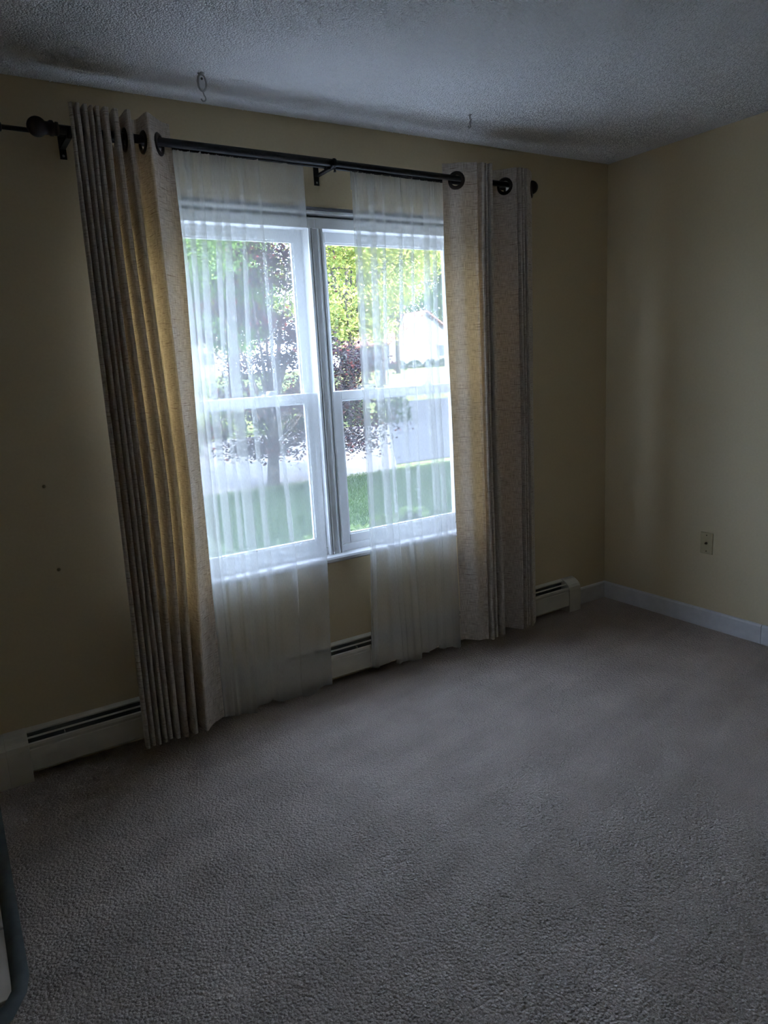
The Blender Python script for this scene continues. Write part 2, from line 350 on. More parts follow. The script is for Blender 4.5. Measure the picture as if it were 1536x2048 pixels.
# ------------------------------------------------------------------ baseboard heater
HX0, HX1 = -3.288, -0.281
heater = empty('baseboard_heater', ((HX0+HX1)/2, -0.03, 0)); tag(heater, 'long cream enamel baseboard heater with black slots under the window', 'heater')
def hp(mb, name, m_, **k): return attach(mb.build(name, m_, **k), heater)
hp(MB().extrude_x([(0, 0.005), (-0.004, 0.005), (-0.004, 0.178), (-0.017, 0.172), (-0.018, 0.170), (-0.0195, 0.172), (-0.019, 0.177), (-0.003, 0.185), (0, 0.185)], HX0+0.01, HX1-0.01), 'back_panel', M['heater'])
hp(MB().extrude_x([(-0.0045, 0.012), (-0.006, 0.012), (-0.006, 0.174), (-0.0045, 0.174)], HX0+0.012, HX1-0.012), 'inner_lining', M['cavity'])
hp(MB().extrude_x([(-0.008, 0.052), (-0.056, 0.052), (-0.056, 0.108), (-0.008, 0.108)], HX0+0.012, HX1-0.012), 'fin_element', M['cavity'])
hp(MB().extrude_x([(-0.0395, 0.162), (-0.0435, 0.158), (-0.0455, 0.160), (-0.041, 0.1655)], HX0+0.01, HX1-0.01), 'damper_blade', M['heater'])
fp = [(-0.059, 0.149), (-0.065, 0.146), (-0.067, 0.137), (-0.064, 0.126), (-0.066, 0.122), (-0.066, 0.042), (-0.060, 0.036), (-0.058, 0.037), (-0.063, 0.044), (-0.062, 0.142), (-0.058, 0.147)]
xs_ = [HX0+0.10, -2.3, -1.7, -0.99, HX1-0.06]
for a, b_ in zip(xs_[:-1], xs_[1:]): hp(MB().extrude_x(fp, a+0.0008, b_-0.0008), 'front_panel', M['heater'])
cp = [(0, 0.0), (-0.070, 0.0), (-0.0705, 0.128), (-0.067, 0.146), (-0.058, 0.160), (-0.044, 0.172), (-0.024, 0.181), (-0.004, 0.187), (0, 0.187)]
hp(MB().extrude_x(cp, -0.371, HX1), 'end_cap', M['heater'], bevel=0.0015)
hp(MB().extrude_x(cp, -3.243, -3.166), 'end_cap', M['heater'], bevel=0.0015)
hp(MB().extrude_x([(y*0.975, z*0.985) for y, z in cp], HX0, -3.241), 'end_cap', M['heater'], bevel=0.0015)
hp(MB().extrude_x([(y*0.975-0.0015, z*0.985+0.001) for y, z in cp[3:7]] + [(-0.03, 0.15), (-0.055, 0.135)], -2.31, -2.29), 'joint_strip', M['heater'])
for bx_ in (-3.04, -2.2, -1.765, -0.8):
    hp(MB().box(bx_-0.0012, bx_+0.0012, -0.060, -0.044, 0.118, 0.156), 'damper_bracket', M['heater'])

# ------------------------------------------------------------------ double curtain rod
RY, RZL, RZR, RRY = -0.135, 2.250, 2.238, -0.085
RX0, RX1, RJ = -2.845, -0.70, -1.771
def rz(x): return RZL + (RZR-RZL)*(x-RX0)/(RX1-RX0)
rod = empty('curtain_rod', (-1.77, 0, 2.244)); tag(rod, 'black double curtain rod with ball finials above the window', 'curtain rod')
def rp(mb, name, m_, **k): return attach(mb.build(name, m_, **k), rod)
rp(MB().tube([(RX0+0.02, RY, rz(RX0+.02)), (RJ, RY, rz(RJ))], 0.0145, 20), 'outer_tube', M['black'], smooth=False)
rp(MB().tube([(RJ-0.05, RY, rz(RJ-.05)), (RX1-0.02, RY, rz(RX1-.02))], 0.0122, 20), 'inner_tube', M['black'])
rp(MB().lathe([(0.0146, -0.006), (0.0175, -0.005), (0.0185, 0), (0.0175, 0.005), (0.0122, 0.006)], (RJ, RY, rz(RJ)), (1, 0, 0)), 'joint_collar', M['black'], smooth=True)
def ball(s, c, r, sgn):
    pr = [(0.014, -0.040), (0.021, -0.038), (0.021, -0.030), (0.017, -0.027), (0.024, -0.022), (0.024, -0.014), (0.019, -0.007)]
    for k_ in range(1, 13):
        q = math.pi*k_/12; pr.append((max(r*math.sin(0.45+(math.pi-0.45)*k_/12), 0), r-0.006-r*math.cos(0.45+(math.pi-0.45)*k_/12)))
    return s.lathe(pr, c, (sgn, 0, 0), 22)
rp(ball(MB(), (RX0+0.012, RY, rz(RX0)), 0.031, -1), 'finial', M['finial'], smooth=True)
rp(ball(MB(), (RX1-0.02, RY, rz(RX1)), 0.031, 1), 'finial', M['finial'], smooth=True)
rp(MB().tube([(-2.97, RRY, 2.2525), (RX1-0.02, RRY, 2.232)], 0.0075, 14), 'sheer_rod', M['black'])
rp(MB().lathe([(0.0075, 0.0), (0.013, 0.002), (0.018, 0.012), (0.018, 0.022), (0.011, 0.031), (0.0, 0.034)], (-2.955, RRY, 2.2525), (-1, 0, 0), 16), 'rod_cap', M['black'], smooth=True)
for bx_ in (-2.765, -1.785, -0.74):
    z = rz(bx_); s = MB()
    s.box(bx_-0.011, bx_+0.011, -0.006, 0.0, z-0.055, z+0.022)
    s.box(bx_-0.009, bx_+0.009, RY, -0.004, z-0.024, z-0.016)
    s.tube([(bx_, RY-0.021, z+0.004), (bx_, RY-0.018, z-0.012), (bx_, RY, z-0.0195), (bx_, RY+0.018, z-0.012), (bx_, RY+0.02, z)], 0.006, 8)
    s.tube([(bx_, RRY-0.012, z), (bx_, RRY, z-0.013), (bx_, RRY+0.012, z)], 0.004, 8)
    br_ = rp(s, 'bracket', M['black'])
    MB().tube([(bx_+0.018, RY+0.004, z-0.032), (bx_+0.018, RY+0.004, z-0.018)], [0.006, 0.003], 10).build('thumb_screw', M['black'], br_)
    for dz in (-0.045,): MB().lathe([(0, -0.002), (0.004, -0.001), (0.0045, 0)], (bx_, -0.006, z+dz), (0, 1, 0), 10).build('screw', M['steel'], br_)

# ------------------------------------------------------------------ cloth helpers
def catmull(P, n):
    P = np.asarray(P, float); Q = np.vstack([2*P[0]-P[1], P, 2*P[-1]-P[-2]]); out = []
    t = np.linspace(0, 1, n, endpoint=False)[:, None]
    for i in range(1, len(Q)-2):
        p0, p1, p2, p3 = Q[i-1], Q[i], Q[i+1], Q[i+2]
        out.append(0.5*((2*p1)+(-p0+p2)*t+(2*p0-5*p1+4*p2-p3)*t**2+(-p0+3*p1-3*p2+p3)*t**3))
    out.append(P[-1][None]); return np.vstack(out)
def cloth(name, material, levels, zrows, sub, hole=None, yfun=None, zoff=None):
    """levels: [(z, control points in plan)] from top to bottom"""
    zs = np.array([l[0] for l in levels]); cps = np.array([l[1] for l in levels])      # L,K,2
    rows = []
    for z in zrows:
        j = int(np.clip(np.searchsorted(-zs, -z) - 1, 0, len(zs)-2)); f = (zs[j]-z)/(zs[j]-zs[j+1]); f = min(max(f, 0), 1); f = f*f*(3-2*f)*0.5+f*0.5
        rows.append(catmull(cps[j]*(1-f)+cps[j+1]*f, sub))
    R = np.array(rows); nr, nc = R.shape[:2]
    mid = R[nr//2]; u = np.concatenate([[0], np.cumsum(np.hypot(*np.diff(mid, axis=0).T))])
    V = np.zeros((nr, nc, 3)); V[..., 0] = R[..., 0]; V[..., 1] = R[..., 1]; V[..., 2] = np.asarray(zrows)[:, None]
    if yfun is not None: V[..., 1] += yfun(np.asarray(zrows)[:, None], u[None, :])
    if zoff is not None: V[..., 2] += zoff(np.asarray(zrows)[:, None], u[None, :])
    idx = np.arange(nr*nc).reshape(nr, nc)
    F = np.stack([idx[:-1, :-1], idx[1:, :-1], idx[1:, 1:], idx[:-1, 1:]], -1).reshape(-1, 4)
    if hole:
        cen = V.reshape(-1, 3)[F].mean(1); keep = np.ones(len(F), bool)
        for c, r_ in hole: keep &= np.linalg.norm(cen-np.array(c), axis=1) > r_
        F = F[keep]
    me = bpy.data.meshes.new(name); me.from_pydata(V.reshape(-1, 3).tolist(), [], F.tolist())
    uv = me.uv_layers.new(name='UVMap'); UV = np.zeros((nr, nc, 2)); UV[..., 0] = u[None, :]; UV[..., 1] = np.asarray(zrows)[:, None]; UV = UV.reshape(-1, 2)
    li = np.zeros(len(me.loops), dtype=np.int32); me.loops.foreach_get('vertex_index', li); uv.data.foreach_set('uv', UV[li].ravel().astype(np.float32))
    for p in me.polygons: p.use_smooth = True
    me.materials.append(material); me.update(); ob = bpy.data.objects.new(name, me); COL.objects.link(ob)
    return ob, V

YF, YK = -0.182, -0.098
def fold_points(ridges, first, last, jit):
    """ridges: X of the folds nearest the room; first/last: free points at both ends"""
    P = list(first)
    for i, X in enumerate(ridges):
        l = ridges[i-1] if i else None; r_ = ridges[i+1] if i+1 < len(ridges) else None
        gl = (X-l) if l is not None else (r_-X); gr = (r_-X) if r_ is not None else (X-l)
        yf = YF+jit[i][0]; wl, wr = min(0.30*gl, 0.009), min(0.30*gr, 0.009)
        P += [(X-wl, yf+0.010), (X, yf), (X+wr, yf+0.010)]
        if r_ is not None:
            tr = X+gr*(0.5+jit[i][2]); yk = YK+jit[i][1]; w = max(0.16*gr, gr/2-0.016)
            P += [(tr-w, yk-0.010), (tr, yk), (tr+w, yk-0.010)]
    return P+list(last)
def drape(name, label, spec, group, gmin):
    levels = []; K = len(spec[0]['r'])
    for s_ in spec:
        Xr = [pX(q, s_['y'], YF) for q in s_['r']]
        levels.append((s_['z'], fold_points(Xr, [(pX(q, s_['y'], yy), yy) for q, yy in s_['first']], [(pX(q, s_['y'], yy), yy) for q, yy in s_['last']], s_['jit'])))
    zb, zt = levels[-1][0], levels[0][0]
    zrows = [zt-0.009*i for i in range(16)]; z = zrows[-1]
    n = 46; zrows += [z+(zb-z)*(i+1)/n for i in range(n)]
    # grommets where the top path crosses the rod
    top = catmull(levels[0][1], 6); cr = []
    for a, b_ in zip(top[:-1], top[1:]):
        if (a[1]-RY)*(b_[1]-RY) < 0:
            f = (RY-a[1])/(b_[1]-a[1]); p = a+(b_-a)*f; t = (b_-a)/np.linalg.norm(b_-a)
            cr.append((p, (t[1], -t[0], 0)))
    far = lambda i: min(abs(cr[i][0][0]-cr[j][0][0]) for j in (i-1, i+1) if 0 <= j < len(cr)) > gmin
    cr = [c for i, c in enumerate(list(cr)) if far(i)]      # inside a tight stack the eyelets close up and do not show
    root = empty(name, (float(top[:, 0].mean()), RY, 0.0)); tag(root, label, 'curtain', group)
    zg = lambda x: rz(x)-0.009
    ob, V = cloth('fabric', M['linen'], levels, zrows, 6, hole=[((p[0], p[1], zg(p[0])), 0.031) for p, _ in cr],
                  zoff=lambda Z, U: 0.005*np.sin(U*9+1.3)*np.clip((zt-0.5-Z)/1.7, 0, 1))
    attach(ob, root)
    for p, nrm in cr:
        c = (p[0], p[1], zg(p[0])); s = MB()
        s.lathe([(0.0235, -0.004), (0.026, -0.0050), (0.035, -0.0038), (0.0395, 0.0), (0.035, 0.0038), (0.026, 0.0050), (0.0235, 0.004), (0.0235, -0.004)], c, nrm, 24)
        attach(s.build('grommet', M['bronze'], smooth=True), root)
    return root
rj = lambda n, a=0.010, b_=0.010, c=0.12: [(random.uniform(-a, a), random.uniform(-b_, b_), random.uniform(-c, c)) for _ in range(n)]
j9, j9b, j9c = rj(9, 0.005, 0.005, 0.08), rj(9, 0.014), rj(9, 0.016)
drape('linen_curtain', 'tightly gathered beige slub linen curtain overlapping the wider sheer', [
    dict(y=214, z=2.322, r=[142, 155, 171, 183.5, 193.5, 211.5, 231, 255, 294], first=[(137, -0.12), (138, -0.16)], last=[(312, -0.13), (322, -0.105), (334, -0.098)], jit=j9),
    dict(y=420, z=1.93, r=[167, 181, 193, 205, 216, 232, 256, 281, 316], first=[(160, -0.12), (161, -0.16)], last=[(336, -0.13), (348, -0.105), (359, -0.098)], jit=j9),
    dict(y=900, z=1.05, r=[228, 243, 252, 265, 277, 299, 325, 346, 371], first=[(221, -0.13), (222, -0.16)], last=[(384, -0.145), (392, -0.12), (397, -0.105)], jit=j9b),
    dict(y=1450, z=0.045, r=[291, 305, 318, 330, 341, 356, 373, 391, 413], first=[(285, -0.14), (286, -0.165)], last=[(428, -0.15), (440, -0.125), (451, -0.11)], jit=j9c)],
    'linen curtain panels', 0.012)
def rspec(y, z, r, e, f5, jit): return dict(y=y, z=z, r=r, first=e, last=f5, jit=jit)
j8 = [(0.004, -0.004, 0.0), (-0.006, 0.0, 0.0), (-0.002, 0.0, 0.0), (-0.007, 0.004, -0.27), (0.002, 0, 0), (-0.005, 0, 0), (-0.002, 0, 0), (-0.004, 0, 0)]
j8b = [(0.004, -0.004, 0.0), (-0.008, 0.004, 0.0), (0.000, -0.006, 0.05), (-0.009, 0.004, -0.27), (0.004, 0, 0), (-0.006, 0, 0), (0.0, 0.004, 0), (-0.005, 0, 0)]
drape('linen_curtain', 'loosely folded beige slub linen curtain with two bronze eyelets showing, nearest the room corner', [
    rspec(335, 2.305, [954, 966, 973, 980, 1033, 1039.5, 1046, 1054], [(884, -0.100), (899, -0.115), (922, -0.150)], [(1060, -0.16), (1063, -0.13)], j8),
    rspec(560, 1.85, [958, 968, 976, 983, 1036, 1043, 1049, 1056], [(890, -0.100), (905, -0.115), (928, -0.150)], [(1062, -0.16), (1065, -0.13)], j8),
    rspec(850, 1.15, [967, 974, 982, 991, 1042, 1048, 1054, 1060], [(904, -0.100), (920, -0.120), (942, -0.155)], [(1065, -0.16), (1067, -0.13)], j8b),
    rspec(1260, 0.05, [977, 986, 995, 1006, 1048, 1054, 1060, 1066], [(922, -0.100), (938, -0.125), (958, -0.165)], [(1070, -0.16), (1072, -0.13)], j8b)],
    'linen curtain panels', 0.028)

# sheers: flat lengths with Z shaped pleats
def sheer(name, label, lev, hem_right, seed):
    rg = np.random.default_rng(seed); ph = rg.uniform(0, 6.3, 8)
    levels = []
    for L in lev:
        Xs = [(pX(q, L['y'], RRY), w*L.get('ws', 1)) for q, w in L['p']]
        x0, x1 = pX(L['x0'], L['y'], RRY), pX(L['x1'], L['y'], RRY); A = L['a']; P = []
        yb = RRY+L.get('dy', 0)
        seq = [(x0, 0)] + Xs + [(x1, 0)]
        for i, (X, w) in enumerate(seq):
            if i:
                Xp, wp = seq[i-1]; a, b_ = Xp-wp/2, X+w/2
                if i == 1: a = Xp
                for k_ in (1, 2, 3):
                    f = k_/4; P.append((a+(b_-a)*f, yb+A*(0.30 if k_ == 2 else -0.10)*(1 if i % 2 else -1)))
            if 0 < i < len(seq)-1:
                P += [(X+w/2, yb-A*0.5), (X+w/2-w*0.1, yb-A*0.1), (X-w/2+w*0.1, yb+A*0.35), (X-w/2, yb+A*0.6)]
            else: P.append((X, yb))
        levels.append((L['z'], P))
    zt, zb = levels[0][0], levels[-1][0]
    zr = [zt-0.006*i for i in range(14)]; z = zr[-1]; n = 40; zr += [z+(zb-z)*(i+1)/n for i in range(n)]
    def yf(Z, U):
        d = np.clip(1-(zt-Z)/0.16, 0, 1)
        g = 0.0028*np.sin(U*2*np.pi/0.014+2*np.sin(U*31+ph[0]))*d + 0.0016*np.sin(U*2*np.pi/0.037+ph[1])*d
        lo = np.clip((zt-0.3-Z)/1.9, 0, 1)
        return g + lo*(0.005*np.sin(U*9+ph[2]+Z*0.6)+0.002*np.sin(U*21+ph[3]-Z*0.8))
    zo = lambda Z, U: np.clip((0.6-Z)/0.6, 0, 1)*(0.014*np.sin(U*13+ph[4])+0.009*np.sin(U*41+ph[5])) + np.clip(1-(zt-Z)/0.01, 0, 1)*0.004*np.sin(U*150+ph[6])
    root = empty(name, ((levels[0][1][0][0]+levels[0][1][-1][0])/2, RRY, 0)); tag(root, label, 'sheer curtain', 'voile sheers on the rear rod')
    ob, V = cloth('voile', M['sheer'], levels, zr, 4, yfun=yf, zoff=zo); attach(ob, root)
    # rod pocket and hems are doubled cloth
    def strip(nm, rows, cols, dy):
        S = V[rows][:, cols].copy(); S[..., 1] += dy; nr, nc = S.shape[:2]; idx = np.arange(nr*nc).reshape(nr, nc)
        F = np.stack([idx[:-1, :-1], idx[1:, :-1], idx[1:, 1:], idx[:-1, 1:]], -1).reshape(-1, 4)
        me = bpy.data.meshes.new(nm); me.from_pydata(S.reshape(-1, 3).tolist(), [], F.tolist()); me.uv_layers.new(name='UVMap')
        li = np.zeros(len(me.loops), dtype=np.int32); me.loops.foreach_get('vertex_index', li); me.uv_layers[0].data.foreach_set('uv', S.reshape(-1, 3)[li][:, [0, 2]].ravel().astype(np.float32))
        for p in me.polygons: p.use_smooth = True
        me.materials.append(M['sheer']); o = bpy.data.objects.new(nm, me); COL.objects.link(o); attach(o, root)
    nc = V.shape[1]
    strip('rod_pocket', slice(0, 14), slice(0, nc), 0.012)
    if hem_right: strip('side_hem', slice(0, len(zr)), slice(nc-3, nc), 0.002)
    else: strip('side_hem', slice(0, len(zr)), slice(0, 3), 0.002)
    return root
W = 0.030
sheer('sheer_curtain', 'wider white voile sheer hanging in front of the maple view', [
    dict(y=300, z=2.250, x0=322, x1=604, a=0.009, ws=0.7, p=[(345, W), (372, W), (398, 0.012), (428, W*1.3), (447, 0.012), (480, 0.010), (512, 0.008)]),
    dict(y=700, z=1.45, x0=366, x1=630, a=0.012, p=[(386, W*1.2), (402, 0.014), (419, W*0.9), (466, W*1.3), (447, 0.010), (497, 0.010), (545, 0.006)][:3]+[(446, 0.010), (466, W*1.3), (497, 0.012), (545, 0.006)]),
    dict(y=1120, z=0.62, x0=408, x1=655, a=0.016, p=[(427, W*1.3), (441, 0.014), (462, W*0.9), (486, 0.012), (506, W*1.2), (537, 0.016), (588, 0.010)]),
    dict(y=1400, z=0.022, x0=440, x1=668, a=0.020, p=[(456, W*1.2), (470, 0.016), (487, W), (508, 0.016), (528, W*1.1), (552, 0.022), (600, 0.012)])], True, 3)
sheer('sheer_curtain', 'narrower white voile sheer beside the bare strip of window', [
    dict(y=345, z=2.244, x0=702, x1=893, a=0.008, ws=0.7, p=[(712, 0.018), (741, W), (765, 0.010), (798, 0.012), (822, 0.008), (850, W), (866, 0.018)]),
    dict(y=700, z=1.45, x0=720, x1=897, a=0.012, p=[(729, 0.020), (755, W), (772, 0.008), (805, 0.010), (828, 0.006), (857, W), (873, 0.016)]),
    dict(y=1050, z=0.72, x0=739, x1=910, a=0.014, p=[(746, 0.014), (778, W*0.9), (795, 0.008), (822, 0.014), (842, 0.008), (877, W), (890, 0.016)]),
    dict(y=1290, z=0.030, x0=742, x1=921, a=0.017, p=[(752, 0.016), (797, W), (812, 0.008), (838, 0.018), (856, 0.010), (886, W), (902, 0.020)])], False, 5)

# ------------------------------------------------------------------ ceiling hooks, wall plate
p = px(402, 146, 2, H); hk = empty('ceiling_hook', (p[0], p[1], H)); tag(hk, 'zinc swivel hook with oval link and toggle screwed into the popcorn ceiling', 'hook', 'plant hooks in the ceiling')
attach(MB().lathe([(0.0, -0.006), (0.009, -0.006), (0.012, -0.002), (0.012, 0.002)], p, (0, 0, 1), 16).build('base_disc', M['steel'], smooth=True), hk)
ov = [(p[0]+0.0125*math.sin(q)*0.85+0.004*math.sin(q), p[1], H-0.030+0.026*math.cos(q)) for q in np.linspace(0, 2*math.pi, 25)]
attach(MB().tube(ov, 0.0034, 8, False).build('oval_link', M['steel'], smooth=True), hk)
attach(MB().box(p[0]-0.008, p[0]+0.008, p[1]-0.001, p[1]+0.002, H-0.046, H-0.008).build('tab_plate', M['vinyl']), hk)
attach(MB().lathe([(0, -0.001), (0.004, -0.001), (0.004, 0.001)], (p[0], p[1]-0.0022, H-0.018), (0, 1, 0), 12).build('rivet', M['hole']), hk)
hkp = [(p[0], p[1], H-0.056)] + [(p[0]+0.008*math.sin(q), p[1], H-0.078-0.010*math.cos(q)+0.0) for q in np.linspace(2.6, -1.3, 14)]
attach(MB().tube(hkp, 0.0022, 8).build('hook_wire', M['steel'], smooth=True), hk)
p = px(939, 229, 2, H); hk = empty('ceiling_hook', (p[0], p[1], H)); tag(hk, 'small bent wire cup hook in the popcorn ceiling above the eyelet curtain', 'hook', 'plant hooks in the ceiling')
attach(MB().lathe([(0.0, -0.004), (0.006, -0.004), (0.009, -0.001), (0.009, 0.001)], p, (0, 0, 1), 14).build('collar', M['steel'], smooth=True), hk)
attach(MB().tube([(p[0], p[1], H), (p[0]+0.002, p[1], H-0.014), (p[0]+0.008, p[1], H-0.018), (p[0]+0.004, p[1], H-0.024), (p[0]-0.001, p[1], H-0.034), (p[0]+0.003, p[1], H-0.048), (p[0]-0.003, p[1], H-0.054), (p[0]-0.010, p[1], H-0.046)], 0.0034, 8).build('hook_wire', M['steel'], smooth=True), hk)

pc = (0.0, -0.6665, 0.4534); wp = empty('cable_wall_plate', (0, pc[1], pc[2])); tag(wp, 'ivory coaxial cable plate on the plain yellow wall', 'wall plate')
attach(MB().box(-0.006, 0.0, pc[1]-0.035, pc[1]+0.035, pc[2]-0.057, pc[2]+0.057).build('plate', M['plate'], bevel=0.003), wp)
attach(MB().lathe([(0, -0.012), (0.0028, -0.012), (0.0045, -0.010), (0.0045, -0.002), (0.0068, -0.002), (0.0068, 0.002)], (-0.006, pc[1], pc[2]), (1, 0, 0), 12).build('coaxial_jack', M['brass']), wp)
for dz in (-0.042, 0.042): attach(MB().lathe([(0, -0.0015), (0.0028, -0.001), (0.0034, 0.001)], (-0.006, pc[1], pc[2]+dz), (1, 0, 0), 10).build('screw', M['brass']), wp)

# ------------------------------------------------------------------ the house around the room (casts the shade on the lawn)
M['siding'] = noisy('house_siding', (0.62, 0.62, 0.60), (0.68, 0.68, 0.66), 12, 0.7)
M['shingle'] = noisy('roof_shingle', (0.10, 0.09, 0.085), (0.16, 0.145, 0.135), 25, 0.9)
hs = MB(); hs.box(XL-0.14, 10.0, YB-0.14, T, H+0.16, 5.1); hs.box(0.14, 10.0, YB-0.14, T, -0.6, H+0.16)
struct(hs.build('wall_exterior', M['siding']), 'rest of the house around and above the room', 'house')
rf = MB(); rf.v = [(-5.1, 0.55, 5.0), (10.4, 0.55, 5.0), (10.4, -2.6, 6.7), (-5.1, -2.6, 6.7), (-5.1, -5.75, 5.0), (10.4, -5.75, 5.0)]
rf.f = [(0, 1, 2, 3), (3, 2, 5, 4), (0, 3, 4), (1, 5, 2), (0, 4, 5, 1)]
struct(rf.build('roof', M['shingle']), 'shingled roof over the house', 'roof')

# ------------------------------------------------------------------ outdoors
def gz(Y): return -0.6 if Y < 22 else (-0.6+(Y-22)*0.062 if Y < 56 else 1.508)
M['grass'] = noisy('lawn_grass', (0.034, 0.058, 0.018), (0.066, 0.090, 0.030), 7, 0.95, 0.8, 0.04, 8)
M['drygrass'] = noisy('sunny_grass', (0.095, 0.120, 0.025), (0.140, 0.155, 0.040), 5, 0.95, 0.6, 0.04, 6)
M['concrete'] = noisy('pale_concrete', (0.105, 0.096, 0.095), (0.14, 0.128, 0.126), 3, 0.85, 0.2, 0.005, 6)
M['asphalt'] = noisy('grey_asphalt', (0.028, 0.030, 0.036), (0.040, 0.042, 0.049), 8, 0.9, 0.3, 0.006, 6)
M['bounce_pale'] = noisy('bounce_paving', (0.44, 0.42, 0.40), (0.52, 0.50, 0.48), 3, 0.85, 0.2, 0.005, 6)  # paler than the driveway, for the added strip that bounces light
def strip_ground(name, x0f, x1f, Y0, Y1, m_, dz, label, cat, n=24):
    s = MB()
    for i in range(n+1):
        Y = Y0+(Y1-Y0)*i/n
        for x in (x0f(Y), x1f(Y)): s.v.append((x, Y, gz(Y)+dz))
    s.f = [(2*i, 2*i+1, 2*i+3, 2*i+2) for i in range(n)]
    return tag(s.build(name, m_), label, cat, kind='structure')
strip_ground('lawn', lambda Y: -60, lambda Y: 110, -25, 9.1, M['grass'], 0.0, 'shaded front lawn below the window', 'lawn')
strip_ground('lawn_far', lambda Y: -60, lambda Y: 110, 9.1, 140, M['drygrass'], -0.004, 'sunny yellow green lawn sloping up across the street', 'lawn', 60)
strip_ground('driveway', lambda Y: -30, lambda Y: 4.4+(Y-9.0)*0.62, 9.0, 19.5, M['concrete'], 0.012, 'pale concrete driveway beyond the lawn', 'driveway')
strip_ground('bounce_walk', lambda Y: -12, lambda Y: 12, 0.17, 3.9, M['bounce_pale'], 0.02, 'unseen pale paving added below the window to bounce light indoors', 'bounce_walk')  # added out of view; throws skylight up through the window onto the ceiling
strip_ground('road', lambda Y: 4.4+(Y-9.0)*0.62, lambda Y: 80, 9.75, 27, M['asphalt'], 0.010, 'grey asphalt street beyond the driveway', 'road')

def leaf_mat(name, cols, trans=0.35):
    L = bpy.data.materials.new(name); L.use_nodes = True; L.node_tree.nodes.clear()
    o_ = nd(L, 'ShaderNodeOutputMaterial'); g = nd(L, 'ShaderNodeNewGeometry'); n_ = len(cols)
    r = ramp(L, [(i/(n_-1), c) for i, c in enumerate(cols)]); lk(L, g.outputs['Random Per Island'], r.inputs['Fac'])
    d = nd(L, 'ShaderNodeBsdfDiffuse'); t = nd(L, 'ShaderNodeBsdfTranslucent'); x = nd(L, 'ShaderNodeMixShader'); x.inputs['Fac'].default_value = trans
    lk(L, r.outputs['Color'], d.inputs['Color']); lk(L, r.outputs['Color'], t.inputs['Color']); lk(L, d.outputs[0], x.inputs[1]); lk(L, t.outputs[0], x.inputs[2]); lk(L, x.outputs[0], o_.inputs['Surface'])
    return L
M['leaf_yellow'] = leaf_mat('yellow_green_leaves', [(0.16, 0.23, 0.07), (0.29, 0.33, 0.09), (0.42, 0.41, 0.13)])
M['leaf_green'] = leaf_mat('green_leaves', [(0.06, 0.115, 0.05), (0.10, 0.17, 0.065), (0.17, 0.24, 0.08)])
M['leaf_maple'] = leaf_mat('maple_leaves', [(0.015, 0.011, 0.018), (0.028, 0.018, 0.028), (0.022, 0.025, 0.025), (0.100, 0.025, 0.025)], 0.25)
M['leaf_hedge'] = leaf_mat('hedge_leaves', [(0.015, 0.030, 0.015), (0.030, 0.050, 0.025), (0.040, 0.060, 0.030)], 0.2)
M['leaf_lime'] = leaf_mat('lime_leaves', [(0.110, 0.160, 0.050), (0.150, 0.210, 0.070), (0.200, 0.250, 0.100)])
M['bark'] = noisy('grey_bark', (0.050, 0.043, 0.037), (0.095, 0.083, 0.075), 14, 0.95, 0.6, 0.02, 6)
def foliage(name, pts, size, m_, root, up=0.5, flat=0.6):
    n = len(pts); N = RNG.normal(size=(n, 3)); N[:, 2] = np.abs(N[:, 2])+up; N /= np.linalg.norm(N, axis=1)[:, None]
    A = np.cross(N, RNG.normal(size=(n, 3))); A /= np.linalg.norm(A, axis=1)[:, None]; B = np.cross(N, A)
    s = size*RNG.uniform(0.6, 1.3, size=(n, 1)); V = np.stack([pts-A*s*0.5, pts+B*s*flat*0.5, pts+A*s*0.5, pts-B*s*flat*0.5], 1).reshape(-1, 3)
    me = bpy.data.meshes.new(name); me.vertices.add(4*n); me.vertices.foreach_set('co', V.ravel().astype(np.float32)); me.loops.add(4*n); me.loops.foreach_set('vertex_index', np.arange(4*n, dtype=np.int32))
    me.polygons.add(n); me.polygons.foreach_set('loop_start', np.arange(0, 4*n, 4, dtype=np.int32)); me.polygons.foreach_set('loop_total', np.full(n, 4, dtype=np.int32)); me.update(); me.validate()
    me.materials.append(m_); o = bpy.data.objects.new(name, me); COL.objects.link(o); attach(o, root); o['kind'] = 'stuff'; return o
def tree(X, Y, h, rad, m_, nleaf, size, label, low=0.18, group='trees across the street', trunk=0.2):
    z0 = gz(Y); root = empty('tree', (X, Y, z0)); tag(root, label, 'tree', group)
    nc = 90; C_ = RNG.normal(size=(nc, 3)); C_ /= np.linalg.norm(C_, axis=1)[:, None]; C_ *= RNG.uniform(0.55, 1.0, size=(nc, 1))
    C_ = C_*np.array([rad, rad, h*(1-low)/2]) + np.array([X, Y, z0+h*(low+(1-low)/2)])
    k_ = RNG.integers(0, nc, nleaf); pts = C_[k_] + RNG.normal(size=(nleaf, 3))*np.array([rad*0.16, rad*0.16, rad*0.10])
    pts = pts[pts[:, 2] > z0+0.2]
    foliage('foliage', pts, size, m_, root)
    b_ = MB(); b_.tube([(X, Y, z0-0.1), (X+0.1, Y, z0+h*0.3), (X, Y, z0+h*0.8)], [trunk, trunk*0.75, trunk*0.2], 8)
    tr = attach(b_.build('trunk', M['bark'], smooth=True), root)
    br_ = MB()
    for c in C_[:22]:
        s0 = (X, Y, z0+h*random.uniform(0.2, 0.6)); mid_ = ((s0[0]+c[0])/2, (s0[1]+c[1])/2, (s0[2]+c[2])/2+0.3)
        br_.tube([s0, mid_, tuple(c)], [trunk*0.35, trunk*0.22, trunk*0.06], 6)
    attach(br_.build('branches', M['bark'], smooth=True), root)
    return root
tree(15.5, 30, 12.5, 3.6, M['leaf_yellow'], 26000, 0.20, 'tall yellow green tree seen through the bare strip of window', group=None)
